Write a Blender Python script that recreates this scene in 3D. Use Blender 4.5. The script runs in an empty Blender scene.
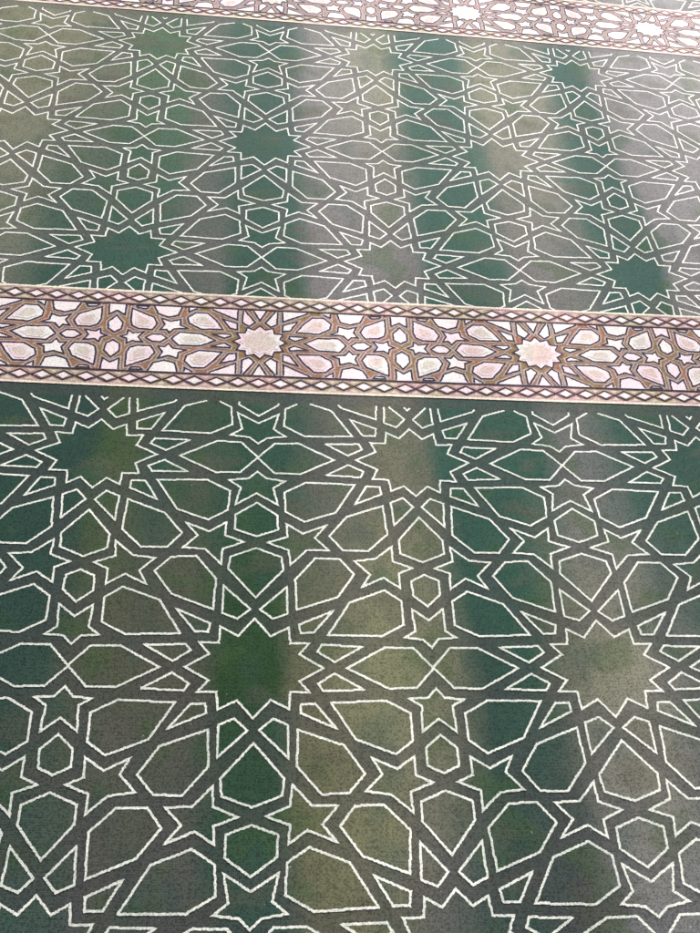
import bpy, bmesh, math, random
from mathutils import Vector, Matrix
random.seed(7)
S = 0.51                       # one pattern repeat across the carpet, metres
PITCH = 2.3538                 # one prayer row, in repeats
sc = bpy.context.scene
COL = sc.collection

# ------------------------------------------------------------------ carpet lies very slightly crooked
WX = (-0.00178, 0.00472, -0.0011, -0.00067, 1e-05, 0.00354, -0.00104, -0.00372, -0.00529, 0.00264)
WY = (-0.0006, 0.00244, 0.00112, 0.00307, -0.0018, -0.0003, -0.00095, -0.00421, -0.00065, 0.00017)
def warp(X, Y):
    x = max(-2.2, min(2.2, X - 1)); y = max(-1.5, min(1.9, (Y - .5) / 1.5))
    b = (1, x, y, x*x, x*y, y*y, x**3, x*x*y, x*y*y, y**3)
    return X + sum(p*q for p, q in zip(b, WX)), Y + sum(p*q for p, q in zip(b, WY))

# ------------------------------------------------------------------ the woven pattern, one quarter of a repeat
H0, H1 = 0.71071, 0.70467      # row A -> row B, row B -> row A
FIELD = [
 ('c', [(.379,0),(.246,.054),(.302,.101),(.199,.101),(.190,.170),(.090,.132),(0,.206)]),
 ('a', [(.630,1),(.762,.951),(.729,.898),(.832,.897),(.841,.835),(.924,.867),(1,.811)]),
 ('q', [(.445,.024),(.349,.068),(.376,.095),(.601,.088)]),
 ('q', [(.258,.147),(.332,.147),(.444,.244),(.250,.184)]),
 ('q', [(.102,.206),(.184,.229),(.183,.351),(.028,.25)]),
 ('x', [(.512,0),(.737,.085),(.892,.083),(1,0)]),
 ('q', [(.416,.141),(.715,.134),(.849,.185),(.849,.292),(.753,.341),(.543,.283)]),
 ('q', [(.236,.246),(.479,.309),(.581,.412),(.496,.483),(.352,.487),(.229,.385)]),
 ('m', [(1,.086),(.952,.122),(.851,.129),(.914,.158),(.908,.257),(1,.206)]),
 ('q', [(.622,.354),(.752,.398),(.850,.352),(.847,.421),(.934,.447),(.815,.480),(.820,.552),(.714,.487),(.585,.476),(.672,.414)]),
 ('q', [(.202,.453),(.300,.523),(.432,.526),(.350,.588),(.425,.651),(.280,.608),(.182,.654),(.190,.590),(.072,.560),(.195,.525)]),
 ('m', [(1,.268),(.918,.320),(.919,.386),(1,.413)]),
 ('y', [(0,.587),(.128,.622),(.128,.695),(0,.760)]),
 ('y', [(0,.300),(.162,.430),(.150,.490),(0,.529)]),
 ('m', [(1,.475),(.865,.516),(.863,.583),(1,.699)]),
 ('q', [(.290,.667),(.483,.717),(.612,.864),(.306,.872),(.168,.816),(.176,.716)]),
 ('q', [(.522,.526),(.672,.526),(.796,.611),(.781,.758),(.550,.696),(.442,.597)]),
 ('q', [(.844,.656),(.972,.754),(.912,.800),(.834,.776)]),
 ('q', [(.606,.764),(.778,.816),(.768,.858),(.686,.858)]),
 ('q', [(.437,.914),(.650,.908),(.674,.937),(.578,.974)]),
 ('y', [(0,.806),(.132,.748),(.103,.838),(.176,.876),(.055,.888),(0,.921)]),
 ('t', [(0,1),(.115,.925),(.275,.921),(.497,1)]),
]
BAND = [
 ('y', [(.052,.157),(0,.104)]),
 ('q', [(.122,.157),(.122,.089),(.075,.074),(.036,.095),(.118,.157)]),
 ('q', [(.162,.157),(.345,.157),(.335,.148),(.162,.103)]),
 ('q', [(.268,.106),(.163,.087),(.160,.056),(.210,.061)]),
 ('q', [(.332,.030),(.208,.033),(.203,.024),(.245,.011)]),
 ('q', [(.259,.054),(.310,.095),(.371,.130),(.455,.130),(.506,.103),(.496,.077),(.414,.051)]),
 ('x', [(.310,0),(.405,.029),(.555,.032),(.609,0)]),
 ('q', [(.440,.157),(.448,.150),(.504,.132),(.504,.157)]),
 ('q', [(.550,.157),(.573,.113),(.643,.102),(.715,.116),(.752,.157)]),
 ('q', [(.559,.091),(.623,.081),(.688,.093),(.662,.064),(.693,.039),(.650,.042),(.626,.026),(.592,.047),(.501,.052),(.552,.064)]),
 ('x', [(.640,0),(.678,.018),(.738,.018),(.785,0)]),
 ('q', [(.714,.066),(.743,.098),(.895,.136),(.899,.075),(.884,.052),(.839,.040),(.746,.038)]),
 ('x', [(.955,0),(.913,.009),(.906,.030),(.873,.018),(.802,.024),(.833,0)]),
 ('m', [(1,.099),(.951,.068),(.954,.036),(1,.019)]),
 ('m', [(.942,.157),(.946,.104),(1,.122)]),
 ('q', [(.783,.149),(.800,.138),(.858,.140),(.868,.149)]),
]
st = []
for k in range(24):
    a = k*math.pi/12; r = 1 if k % 2 == 0 else .77
    st.append((.186*r*math.cos(a), .079*r*math.sin(a)))

def expand(kind, P):
    """quarter polygon -> full polygons round the star at (0,0); star-to-star is (1,1)"""
    mx = lambda Q, c=0: [(2*c-x, y) for x, y in Q][::-1]
    my = lambda Q, c=0: [(x, 2*c-y) for x, y in Q][::-1]
    if kind == 'q':
        a = [P, mx(P)]; return a + [my(q) for q in a]
    if kind == 'x':
        f = P + [(x, -y) for x, y in P[::-1] if abs(y) > 1e-6]; return [f, mx(f)]
    if kind == 'y':
        f = P + [(-x, y) for x, y in P[::-1] if abs(x) > 1e-6]; return [f, my(f)]
    if kind == 'm':
        f = P + [(2-x, y) for x, y in P[::-1] if abs(x-1) > 1e-6]; return [f, my(f)]
    if kind == 't':
        return []
    if kind in 'ca':
        if kind == 'a': P = [(1-x, 1-y) for x, y in P]
        q = P[:]
        q += [(-x, y) for x, y in P[::-1] if abs(x) > 1e-6]
        q += [(x, -y) for x, y in q[::-1] if abs(y) > 1e-6]
        if kind == 'a': q = [(x+1, y+1) for x, y in q]
        return [q]

# ------------------------------------------------------------------ polygon tools
def area(P): return .5*sum(P[i-1][0]*P[i][1]-P[i][0]*P[i-1][1] for i in range(len(P)))
def ccw(P): return P if area(P) > 0 else P[::-1]
def clip(P, y, keep_below):
    out = []
    for i in range(len(P)):
        a, b = P[i-1], P[i]
        ia = (a[1] <= y) == keep_below; ib = (b[1] <= y) == keep_below
        if ia != ib:
            t = (y-a[1])/(b[1]-a[1]); out.append((a[0]+t*(b[0]-a[0]), y))
        if ib: out.append(b)
    return out
def offset(P, d):
    n = len(P); out = []
    for i in range(n):
        p0, p, p1 = P[i-1], P[i], P[(i+1) % n]
        e0 = Vector((p[0]-p0[0], p[1]-p0[1])); e1 = Vector((p1[0]-p[0], p1[1]-p[1]))
        if e0.length < 1e-7 or e1.length < 1e-7: out.append(p); continue
        e0.normalize(); e1.normalize()
        n0 = Vector((e0.y, -e0.x)); n1 = Vector((e1.y, -e1.x)); m = n0+n1
        if m.length < .05: m = n0
        m.normalize(); k = min(1/max(m.dot(n1), .2), 2.0)
        out.append((p[0]+m.x*d*k, p[1]+m.y*d*k))
    return out

class MB:
    def __init__(s): s.v = []; s.f = []; s.m = []
    def vert(s, x, y, z):
        x, y = warp(x, y); s.v.append((x*S, y*S, z)); return len(s.v)-1
    def poly(s, P, z, m):
        P = ccw(P); s.f.append([s.vert(x, y, z) for x, y in P]); s.m.append(m)
    def dense(s, P, step=.02):
        out = []
        for i in range(len(P)):
            a, b = P[i-1], P[i]; n = max(1, int(math.hypot(b[0]-a[0], b[1]-a[1])/step))
            out += [(a[0]+(b[0]-a[0])*k/n, a[1]+(b[1]-a[1])*k/n) for k in range(n)]
        return out
    def ribbon(s, P, w, z, m, closed=True, lo=-1e9, hi=1e9, pitch=.0042, jit=.0007, snap=.5):
        """a woven line: its samples fall partly on the tuft grid, so it steps like weaving does"""
        Q = []
        n = len(P); g = .0042
        for i in range(n if closed else n-1):
            a, b = P[i], P[(i+1) % n]; L = math.hypot(b[0]-a[0], b[1]-a[1])
            if L < 1e-6: continue
            k = max(1, round(L/pitch)); dx, dy = (b[0]-a[0])/L, (b[1]-a[1])/L
            for j in range(k):
                x = a[0]+(b[0]-a[0])*j/k; y = a[1]+(b[1]-a[1])*j/k
                if j:
                    if abs(dx) < abs(dy): x += (round(x/g)*g-x)*snap
                    else: y += (round(y/g)*g-y)*snap
                    x += random.uniform(-jit, jit); y += random.uniform(-jit, jit)
                Q.append((x, y, j == 0))
        if not closed: Q.append((P[-1][0], P[-1][1], True))
        N = len(Q); L_ = []; R_ = []
        for i in range(N):
            p = Q[i]
            p0 = Q[i-1] if (closed or i) else None; p1 = Q[(i+1) % N] if (closed or i < N-1) else None
            if p0 is None: p0 = (2*p[0]-p1[0], 2*p[1]-p1[1])
            if p1 is None: p1 = (2*p[0]-p0[0], 2*p[1]-p0[1])
            e0 = Vector((p[0]-p0[0], p[1]-p0[1])); e1 = Vector((p1[0]-p[0], p1[1]-p[1]))
            if e0.length < 1e-8: e0 = e1.copy()
            if e1.length < 1e-8: e1 = e0.copy()
            e0.normalize(); e1.normalize(); mm = Vector((e0.y+e1.y, -e0.x-e1.x))
            if mm.length < .05: mm = Vector((e0.y, -e0.x))
            mm.normalize(); k = min(1/max(mm.dot(Vector((e1.y, -e1.x))), .3), 2.2) if p[2] else 1
            h = w/2*k*random.uniform(.80, 1.18)
            zz = z+(i % 4)*9e-6
            L_.append(s.vert(p[0]+mm.x*h, p[1]+mm.y*h, zz)); R_.append(s.vert(p[0]-mm.x*h, p[1]-mm.y*h, zz+3e-6))
        for i in range(N if closed else N-1):
            j = (i+1) % N
            ym = (Q[i][1]+Q[j][1])/2
            if ym < lo or ym > hi: continue
            s.f.append([L_[i], L_[j], R_[j], R_[i]]); s.m.append(m)
    def sheet(s, x0, x1, y0, y1, z, m, st=.06):
        nx = max(1, int((x1-x0)/st)); ny = max(1, int((y1-y0)/st)); g = []
        for j in range(ny+1):
            g.append([s.vert(x0+(x1-x0)*i/nx, y0+(y1-y0)*j/ny, z) for i in range(nx+1)])
        for j in range(ny):
            for i in range(nx):
                s.f.append([g[j][i], g[j][i+1], g[j+1][i+1], g[j+1][i]]); s.m.append(m)
    def build(s, name, mats, parent=None, label=None):
        me = bpy.data.meshes.new(name); me.from_pydata(s.v, [], s.f)
        for m in mats: me.materials.append(m)
        me.polygons.foreach_set('material_index', s.m); me.update()
        bm = bmesh.new(); bm.from_mesh(me)
        for f in bm.faces:
            if f.normal.z < 0: f.normal_flip()
        bm.to_mesh(me); bm.free()
        o = bpy.data.objects.new(name, me); COL.objects.link(o)
        if parent: o.parent = parent
        if label: o['label'] = label
        return o

# ------------------------------------------------------------------ materials
class NT:
    def __init__(s, name):
        s.m = bpy.data.materials.new(name); s.m.use_nodes = True; s.t = s.m.node_tree
        s.b = s.t.nodes['Principled BSDF']; s.tc = s.n('ShaderNodeTexCoord').outputs['Object']
    def n(s, k, **kw):
        q = s.t.nodes.new(k)
        for a, b in kw.items(): setattr(q, a, b)
        return q
    def l(s, a, b): s.t.links.new(a, b)
    def map(s, scale):
        q = s.n('ShaderNodeMapping'); s.l(s.tc, q.inputs[0]); q.inputs['Scale'].default_value = scale; return q.outputs[0]
    def noise(s, sc, vec=None, detail=2, rough=.5):
        q = s.n('ShaderNodeTexNoise'); s.l(vec or s.tc, q.inputs['Vector'])
        q.inputs['Scale'].default_value = sc; q.inputs['Detail'].default_value = detail; q.inputs['Roughness'].default_value = rough
        return q.outputs['Fac']
    def ramp(s, f, pts, interp='LINEAR'):
        q = s.n('ShaderNodeValToRGB'); s.l(f, q.inputs[0]); r = q.color_ramp; r.interpolation = interp
        while len(r.elements) < len(pts): r.elements.new(.5)
        for e, (p, c) in zip(r.elements, pts):
            e.position = p; e.color = (c, c, c, 1) if not hasattr(c, '__len__') else (*c, 1)
        return q.outputs[0]
    def mix(s, f, a, b, mode='MIX'):
        q = s.n('ShaderNodeMix', data_type='RGBA', blend_type=mode)
        for i, x in ((0, f), (6, a), (7, b)):
            if hasattr(x, 'is_linked') or hasattr(x, 'links'): s.l(x, q.inputs[i])
            elif hasattr(x, '__len__'): q.inputs[i].default_value = (*x, 1)
            else: q.inputs[i].default_value = x
        return q.outputs[2]
    def math(s, op, a, b=0.0, clampit=False):
        q = s.n('ShaderNodeMath', operation=op, use_clamp=clampit)
        for i, x in ((0, a), (1, b)):
            if hasattr(x, 'links'): s.l(x, q.inputs[i])
            else: q.inputs[i].default_value = x
        return q.outputs[0]

TUFT = .0021
def pile(t, col, grain=.35, bump=.6, rough=.62, sheen=.03, spec=.10):
    """woven wool: every tuft takes the dye a little differently, in ribs across and along"""
    sn = t.n('ShaderNodeVectorMath', operation='SNAP'); t.l(t.tc, sn.inputs[0]); sn.inputs[1].default_value = (TUFT, TUFT*.8, 10)
    wn = t.n('ShaderNodeTexWhiteNoise'); wn.noise_dimensions = '2D'; t.l(sn.outputs[0], wn.inputs['Vector'])
    tuft = wn.outputs['Value']
    weft = t.noise(1, t.map((14, 520, 1)), detail=2, rough=.7)       # slubs running with the weft
    warp_ = t.noise(1, t.map((420, 10, 1)), detail=1)
    fuzz = t.noise(900, detail=2, rough=.7)
    sep = t.n('ShaderNodeSeparateXYZ'); t.l(t.tc, sep.inputs[0])
    rib = t.math('ABSOLUTE', t.math('SINE', t.math('MULTIPLY', sep.outputs[1], math.pi/(TUFT*.8))))
    rix = t.math('ABSOLUTE', t.math('SINE', t.math('MULTIPLY', sep.outputs[0], math.pi/TUFT)))
    g = t.math('ADD', t.math('MULTIPLY', tuft, .42), t.math('MULTIPLY', weft, .34))
    g = t.math('ADD', g, t.math('ADD', t.math('MULTIPLY', warp_, .16), t.math('MULTIPLY', fuzz, .22)))
    gr = t.ramp(g, [(.32, max(0, 1-grain*1.5)), (.56, 1-grain*.5), (.84, 1.0)])
    c = t.mix(1.0, col, gr, 'MULTIPLY')
    c = t.mix(1.0, c, (1+grain*.42,)*3, 'MULTIPLY')
    wear = t.ramp(t.noise(4.2, detail=5, rough=.65), [(.3, .84), (.7, 1.0)])
    c = t.mix(1.0, c, wear, 'MULTIPLY')
    lint = t.ramp(t.noise(130, detail=2, rough=.6), [(.735, 0.0), (.76, 1.0)])
    c = t.mix(t.math('MULTIPLY', lint, .35), c, (.5, .5, .46))
    t.l(c, t.b.inputs['Base Color'])
    t.b.inputs['Roughness'].default_value = rough
    t.b.inputs['Specular IOR Level'].default_value = spec
    t.b.inputs['Sheen Weight'].default_value = sheen
    t.b.inputs['Sheen Roughness'].default_value = .5
    bp = t.n('ShaderNodeBump'); bp.inputs['Strength'].default_value = bump; bp.inputs['Distance'].default_value = .001
    hgt = t.math('ADD', t.math('MULTIPLY', t.math('MULTIPLY', rib, rix), .5), g)
    t.l(hgt, bp.inputs['Height'])
    b2 = t.n('ShaderNodeBump'); b2.inputs['Strength'].default_value = .35; b2.inputs['Distance'].default_value = .012
    t.l(t.noise(5.5, detail=3, rough=.5), b2.inputs['Height']); t.l(bp.outputs[0], b2.inputs['Normal'])
    t.l(b2.outputs[0], t.b.inputs['Normal'])
    return t.m

TEAL = (.018, .055, .040); GRASS = (.019, .056, .016); GREY = (.160, .150, .145)
# wool dye plus painted window glare and shade (position in repeats, colour), one list per stretch of its length
DYE_AND_GLARE = [
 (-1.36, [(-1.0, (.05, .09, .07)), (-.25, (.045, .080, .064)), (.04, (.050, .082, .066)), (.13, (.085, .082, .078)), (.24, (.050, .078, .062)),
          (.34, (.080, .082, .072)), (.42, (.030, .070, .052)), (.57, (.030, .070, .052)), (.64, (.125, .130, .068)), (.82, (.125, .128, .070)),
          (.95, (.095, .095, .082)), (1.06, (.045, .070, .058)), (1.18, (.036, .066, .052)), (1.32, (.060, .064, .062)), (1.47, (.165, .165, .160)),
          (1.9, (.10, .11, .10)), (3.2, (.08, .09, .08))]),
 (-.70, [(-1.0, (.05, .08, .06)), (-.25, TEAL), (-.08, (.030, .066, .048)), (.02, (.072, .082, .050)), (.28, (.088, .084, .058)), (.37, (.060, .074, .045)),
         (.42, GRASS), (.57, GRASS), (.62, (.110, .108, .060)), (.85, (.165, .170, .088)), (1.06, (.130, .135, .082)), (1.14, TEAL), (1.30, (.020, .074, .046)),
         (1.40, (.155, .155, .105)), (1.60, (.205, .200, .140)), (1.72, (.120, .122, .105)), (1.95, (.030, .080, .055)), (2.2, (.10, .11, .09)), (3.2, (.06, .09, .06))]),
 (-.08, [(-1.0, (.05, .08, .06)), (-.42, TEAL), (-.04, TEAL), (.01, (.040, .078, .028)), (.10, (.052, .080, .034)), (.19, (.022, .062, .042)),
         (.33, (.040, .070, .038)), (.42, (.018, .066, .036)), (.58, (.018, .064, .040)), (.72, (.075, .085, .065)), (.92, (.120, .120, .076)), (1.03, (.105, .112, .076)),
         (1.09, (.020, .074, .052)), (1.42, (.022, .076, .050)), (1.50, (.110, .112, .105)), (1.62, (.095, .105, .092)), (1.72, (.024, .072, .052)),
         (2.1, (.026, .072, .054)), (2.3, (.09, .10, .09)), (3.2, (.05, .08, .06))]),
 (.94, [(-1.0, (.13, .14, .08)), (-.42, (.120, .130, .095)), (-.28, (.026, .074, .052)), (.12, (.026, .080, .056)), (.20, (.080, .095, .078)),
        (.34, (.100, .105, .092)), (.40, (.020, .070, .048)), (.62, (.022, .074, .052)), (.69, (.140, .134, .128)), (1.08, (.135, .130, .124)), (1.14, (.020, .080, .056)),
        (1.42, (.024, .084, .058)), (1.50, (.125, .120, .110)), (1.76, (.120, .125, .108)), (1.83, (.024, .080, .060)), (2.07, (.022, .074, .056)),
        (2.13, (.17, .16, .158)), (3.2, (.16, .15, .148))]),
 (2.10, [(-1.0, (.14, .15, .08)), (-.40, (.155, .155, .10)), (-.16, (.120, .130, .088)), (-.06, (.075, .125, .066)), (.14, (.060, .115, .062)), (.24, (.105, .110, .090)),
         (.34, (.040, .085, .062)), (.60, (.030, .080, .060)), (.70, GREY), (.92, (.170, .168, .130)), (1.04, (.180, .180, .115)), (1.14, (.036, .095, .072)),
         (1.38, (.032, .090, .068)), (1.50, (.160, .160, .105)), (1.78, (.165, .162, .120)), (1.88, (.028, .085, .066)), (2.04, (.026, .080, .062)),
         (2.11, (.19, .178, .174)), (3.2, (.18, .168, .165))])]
def dye_and_glare(t):  # wool greens and olives, with the stripes' glare and shade painted in
    sx = t.n('ShaderNodeSeparateXYZ'); t.l(t.tc, sx.inputs[0])
    wob = t.math('MULTIPLY', t.math('SUBTRACT', t.noise(1, t.map((9, 4.5, 1)), detail=3, rough=.6), .5), .075)
    u = t.math('ADD', sx.outputs[0], wob)
    u = t.math('ADD', t.math('MULTIPLY', u, 1/(S*4.2)), 1/4.2, True)
    wy = t.math('ADD', sx.outputs[1], t.math('MULTIPLY', t.math('SUBTRACT', t.noise(7, detail=2), .5), .25))
    c = None
    for k, (y, L) in enumerate(DYE_AND_GLARE):
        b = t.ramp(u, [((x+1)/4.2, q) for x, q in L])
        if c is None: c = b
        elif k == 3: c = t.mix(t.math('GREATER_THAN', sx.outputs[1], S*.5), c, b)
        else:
            y0 = DYE_AND_GLARE[k-1][0]; d = (y-y0)*S
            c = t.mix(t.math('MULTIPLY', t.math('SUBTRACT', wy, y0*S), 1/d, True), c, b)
    fy = t.math('GREATER_THAN', sx.outputs[1], S*.5)
    # knots of other greens worked in, in ragged patches
    n1 = t.ramp(t.noise(11, detail=2), [(.56, 0.0), (.63, 1.0)])
    c = t.mix(t.math('MULTIPLY', n1, .42), c, (.045, .090, .026))
    n2 = t.ramp(t.noise(1, t.map((8, 13, 3)), detail=2), [(.57, 0.0), (.64, 1.0)])
    c = t.mix(t.math('MULTIPLY', n2, .4), c, (.090, .084, .058))
    n3 = t.ramp(t.noise(1, t.map((13, 8, 7)), detail=2), [(.55, 0.0), (.66, 1.0)])
    return t.mix(t.math('MULTIPLY', n3, .35), c, (.030, .072, .056)), fy

t = NT('green_pile'); c, fy = dye_and_glare(t); M_green = pile(t, c, .44)
t = NT('grey_strap_pile'); c, fy = dye_and_glare(t)
c = t.mix(.46, c, t.mix(fy, (.062, .059, .061), (.105, .098, .098)))  # straps carry the same painted glare and shade, paler past the near band
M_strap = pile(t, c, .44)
t = NT('white_line_yarn'); M_white = pile(t, t.mix(t.ramp(t.noise(11, detail=4, rough=.7), [(.35, 0.0), (.65, 1.0)]), (.86, .85, .75), (.62, .65, .57)), .3)
t = NT('cream_edge_yarn'); M_cream = pile(t, t.mix(t.ramp(t.noise(14), [(.4, 0.0), (.6, 1.0)]), (.84, .78, .58), (.78, .60, .55)), .22)
t = NT('pink_white_yarn'); M_pink = pile(t, t.mix(t.ramp(t.noise(12), [(.4, 0.0), (.6, 1.0)]), (.80, .63, .66), (.79, .74, .69)), .22)
t = NT('pale_shade_yarn'); M_shade = pile(t, t.mix(t.ramp(t.noise(12), [(.4, 0.0), (.6, 1.0)]), (.72, .57, .58), (.70, .66, .62)), .25)
t = NT('beige_blob_yarn'); M_blob = pile(t, t.mix(t.ramp(t.noise(12), [(.4, 0.0), (.6, 1.0)]), (.60, .46, .42), (.58, .53, .45)), .28)
t = NT('brown_strap_yarn')
b1 = t.mix(t.ramp(t.noise(16, detail=1), [(.4, 0.0), (.58, 1.0)]), (.30, .145, .095), (.24, .155, .06))
b1 = t.mix(t.ramp(t.noise(13, t.map((1, 1, 3)), detail=1), [(.55, 0.0), (.66, 1.0)]), b1, (.33, .13, .055))
sy = t.n('ShaderNodeSeparateXYZ'); t.l(t.tc, sy.inputs[0])
b1 = t.mix(t.math('MULTIPLY', t.math('GREATER_THAN', sy.outputs[1], S*2.2), .6), b1, (.36, .29, .30))   # far band's straps greyed and pinked: distant glare put into the colour
M_brown = pile(t, b1, .4)
t = NT('lilac_strap_yarn'); M_lilac = pile(t, t.mix(t.ramp(t.noise(18), [(.42, 0.0), (.58, 1.0)]), (.44, .32, .29), (.38, .31, .27)), .35)
t = NT('dark_outline_yarn'); M_dark = pile(t, t.mix(t.ramp(t.noise(25), [(.42, 0.0), (.6, 1.0)]), (.040, .018, .022), (.016, .015, .060)), .3)
t = NT('navy_line_yarn'); M_navy = pile(t, t.mix(0.0, (.016, .012, .038), (0, 0, 0)), .2)
t = NT('rose_tan_yarn'); M_rose = pile(t, t.mix(t.ramp(t.noise(15), [(.4, 0.0), (.6, 1.0)]), (.47, .29, .25), (.42, .33, .21)), .35)
t = NT('pale_rose_yarn'); M_prose = pile(t, t.mix(t.ramp(t.noise(15), [(.4, 0.0), (.6, 1.0)]), (.64, .46, .44), (.58, .50, .40)), .3)

# ------------------------------------------------------------------ the carpet
X0, X1 = -1.6, 4.4
carpet = bpy.data.objects.new('prayer_carpet', None); COL.objects.link(carpet)
carpet['label'] = 'dark green patterned prayer carpet with white interlaced star lines and pale pink border bands'
carpet['category'] = 'carpet'

def field(k):
    oy = k*PITCH
    lo = oy-(PITCH-.727); hi = oy+.2745
    top = oy+.2275
    mb = MB(); mb.sheet(X0, X1, lo, hi, 0, 0)
    seen = set(); n = 0
    for cx2 in range(int(X0)-1, int(X1)+2):
        cx = cx2+.5
        for kind, P in FIELD:
            for Q in expand(kind, P):
                R = []
                for x, y in Q: R.append((cx+x*.5, oy-H0-(y*H1 if y > 0 else y*H0)))
                if kind == 'a': polys = [R, [(cx+x*.5, oy+(1-y)*H0) for x, y in Q]]     # row B's far star, and row A's own
                else: polys = [R]
                for R in polys:
                    mx_ = sum(p[0] for p in R)/len(R); my_ = sum(p[1] for p in R)/len(R)
                    if mx_ < X0+.1 or mx_ > X1-.1: continue
                    key = (round(mx_, 2), round(my_, 2))
                    if key in seen: continue
                    seen.add(key); n += 1
                    rr = random.Random(hash(key))
                    R = [(x+rr.uniform(-.0016, .0016), y+rr.uniform(-.0016, .0016)) for x, y in R]
                    C = clip(clip(R, top, True), lo, False)
                    if len(C) < 3: continue
                    mb.poly(mb.dense(C), .0004+(n % 5)*1e-5, 1)
                    mb.ribbon(R, .0061, .0008+(n % 9)*1e-5, 2, lo=lo, hi=top)
    return mb.build('green_field', [M_strap, M_green, M_white], carpet)

# row A carries its own long hexagons and five-point stars: add them as the mirror of row B's
extra = []
def band(k):
    oy = k*PITCH; c = oy+.5010
    mb = MB(); mb.sheet(X0, X1, c-.156, c+.156, .0002, 0)
    n = 0; lo = c-.153; hi = c+.153; seen = set()
    for i in range(int(X0)-1, int(X1)+2):
        cx = i+.5
        L = [('s', st)]+BAND
        for kind, P in L:
            for Q in ([P] if kind == 's' else expand(kind, P)):
                R = [(cx+x*.5, c+y) for x, y in Q]
                mx_ = sum(p[0] for p in R)/len(R); my_ = sum(p[1] for p in R)/len(R)
                key = (round(mx_, 2), round(my_, 3))
                if key in seen or mx_ < X0+.1 or mx_ > X1-.1: continue
                seen.add(key); n += 1; R = ccw(R)
                rr = random.Random(hash(key)); j = .0012
                R = [(x+rr.uniform(-j, j), y+rr.uniform(-j, j)) for x, y in R]
                def cc(Z): return clip(clip(Z, hi, True), lo, False)
                z = .0004+(n % 11)*1e-5
                a = cc(offset(R, .0092 if kind != 's' else .004))
                if len(a) > 2: mb.poly(a, z, 1)
                a = cc(R)
                if len(a) > 2: mb.poly(a, z+.0003, 3)
                mb.ribbon(R, .0058, z+.0006, 2, lo=lo, hi=hi, pitch=.006, jit=.0006, snap=.4)
                A = abs(area(R))
                if A > .0040 and kind != 's' and abs(my_-c) < .12:
                    ax = sum(p[0] for p in a)/len(a); ay = sum(p[1] for p in a)/len(a)
                    for f, m_, dz in ((.68, 4, .0009), (.46, 5, .0010)):
                        mb.poly([(ax+(x-ax)*f*rr.uniform(.9, 1.1), ay+(y-ay)*f*rr.uniform(.9, 1.1)) for x, y in a], z+dz, m_)
                if kind == 's':
                    for f, m_, dz in ((.80, 4, .0009), (.66, 5, .0010)):
                        mb.poly([(cx+(x-cx)*f*rr.uniform(.95, 1.05), c+(y-c)*f*rr.uniform(.95, 1.05)) for x, y in R], z+dz, m_)
    o = mb.build('border_band', [M_brown, M_lilac, M_dark, M_pink, M_shade, M_blob], carpet)
    for s_ in (-1, 1):
        g = MB(); y0 = c+s_*.156; y1 = c+s_*.2265
        g.sheet(X0, X1, min(y0, y1), max(y0, y1), .0002, 0)
        ym = c+s_*.1885; per = 1/14; am = .0205
        n0 = int(X0*14)+1; n1 = int(X1*14)-1
        g.ribbon([(X0, c+s_*.1575), (X1, c+s_*.1575)], .0058, .0012, 1, closed=False, jit=.0005, snap=.0)
        g.ribbon([(X0, c+s_*.2225), (X1, c+s_*.2225)], .0085, .0012, 2, closed=False, jit=.0006, snap=.0)
        g.ribbon([(X0, c+s_*.2150), (X1, c+s_*.2150)], .0030, .0010, 5, closed=False, jit=.0006, snap=.0)
        for i in range(n0, n1):
            x = i*per+random.uniform(-.0025, .0025); a_ = am*random.uniform(.92, 1.05)
            D = [(x-per*.5, ym), (x, ym-a_), (x+per*.5, ym), (x, ym+a_)]
            dz = (i % 2)*2e-5
            g.ribbon(D, .0046, .0010+dz, 4, jit=.0006, snap=.3)
            wd = per*.31*random.uniform(.9, 1.1); wh = am*.68
            g.poly([(x-wd, ym), (x, ym-wh), (x+wd, ym), (x, ym+wh)], .0011+dz, 3)
            for q in (-1, 1):
                g.poly([(x+per*.5-per*.22, ym+q*am*1.10), (x+per*.5, ym+q*am*.45), (x+per*.5+per*.22, ym+q*am*1.10)], .0006, 5)
        g.build('diamond_strip', [M_rose, M_navy, M_cream, M_pink, M_dark, M_prose], o)
    return o

# complete the list: what sits on row A follows row B by the pattern's half-turn symmetry
FIELD = [f for f in FIELD if f[0] != 't']
def half(P): return [(1-x, 1-y) for x, y in P]
FIELD.append(('R', [(.488, 1), (.263, .915), (.108, .917), (0, 1)]))
_exp = expand
def expand(kind, P):
    if kind == 'R':     # long hexagons lying on row A, above and below
        f = P + [(x, 2-y) for x, y in P[::-1] if abs(y-1) > 1e-6]
        f2 = [(-x, y) for x, y in f][::-1]
        return [f, f2, [(x, -y) for x, y in f][::-1], [(x, -y) for x, y in f2][::-1]]
    out = _exp(kind, P)
    if kind == 'a':
        return out
    extra = []
    for Q in out:       # the same figures carried past row A, so the rows above and below are whole
        extra.append([(x, 2-y) for x, y in Q][::-1]); extra.append([(x, -2-y) for x, y in Q][::-1])
    return out+extra

for k in (-1, 0, 1, 2): field(k)
for k in (-1, 0, 1, 2): band(k)

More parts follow.
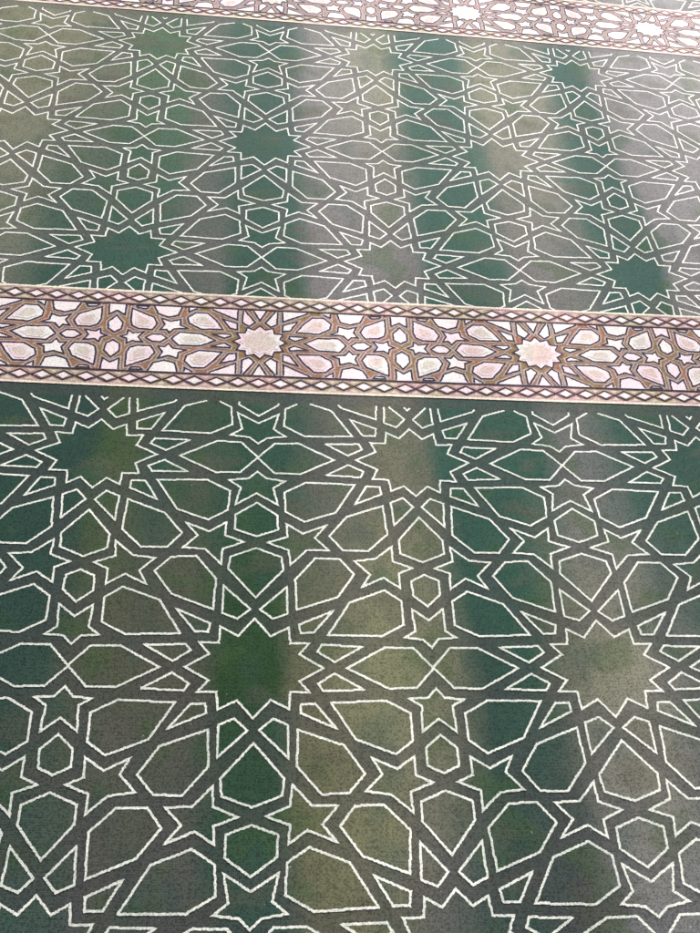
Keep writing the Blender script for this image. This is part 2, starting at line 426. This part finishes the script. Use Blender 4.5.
# ------------------------------------------------------------------ floor under the carpet
me = bpy.data.meshes.new('floor'); me.from_pydata([(-6, -5, -.006), (7, -5, -.006), (7, 9, -.006), (-6, 9, -.006)], [], [(0, 1, 2, 3)])
fl = bpy.data.objects.new('floor', me); COL.objects.link(fl); fl['kind'] = 'structure'
t = NT('floor_stone'); M_floor = pile(t, t.mix(t.ramp(t.noise(3, detail=4), [(.4, 0.0), (.6, 1.0)]), (.05, .085, .065), (.07, .08, .06)), .2); me.materials.append(M_floor)

# ------------------------------------------------------------------ camera
R = Matrix(((0.9936864589744022, -0.04102976242862752, 0.1044211656991061), (-0.027383005925339383, 0.8138869456885405, 0.5803776448349455), (-0.10879978050254797, -0.5795727721630094, 0.8076249188390391)))
cam = bpy.data.cameras.new('camera'); co = bpy.data.objects.new('camera', cam); COL.objects.link(co)
M = R.transposed().to_4x4(); M.translation = Vector((0.47345*S, -1.72623*S, 2.37056*S)); co.matrix_world = M
cam.sensor_fit = 'VERTICAL'; cam.sensor_height = 24; cam.lens = 913.356/933*24; cam.clip_end = 100; cam.clip_start = .02
sc.camera = co

# ------------------------------------------------------------------ light
w = bpy.data.worlds.new('World'); sc.world = w; w.use_nodes = True
w.node_tree.nodes['Background'].inputs[0].default_value = (.92, .95, 1, 1); w.node_tree.nodes['Background'].inputs[1].default_value = .72
def lamp(name, loc, aim, sx, sy, power, col=(1, 1, 1), spread=180):
    l = bpy.data.lights.new(name, 'AREA'); l.shape = 'RECTANGLE'; l.size = sx; l.size_y = sy; l.energy = power; l.color = col
    l.spread = math.radians(spread)
    o = bpy.data.objects.new(name, l); COL.objects.link(o); o.location = loc
    d = Vector(aim)-Vector(loc); o.rotation_euler = d.to_track_quat('-Z', 'Y').to_euler(); return o
# daylight from the far windows, raking the carpet
lamp('window_light', (2.2, 5.0, 2.9), (1.2, 1.2, 0), 4.0, 1.6, 640, (1, .965, .965))
# narrow unseen lamps, added to brighten the pale stripes
el = math.radians(33)
for u, wd, pw in ((.88, .16, 1.1), (.26, .06, .14), (1.60, .16, 1.0), (2.75, .52, 3.8), (-.62, .22, .6)):
    x = u*S; yc = .70; d = 5.5
    lamp('stripe_beam', (x, yc+d*math.cos(el), d*math.sin(el)), (x, yc, 0), wd, 1.7, pw, (1, .93, .96), 3)
sc.view_settings.view_transform = 'Standard'; sc.view_settings.look = 'None'
sc.render.engine = 'CYCLES'
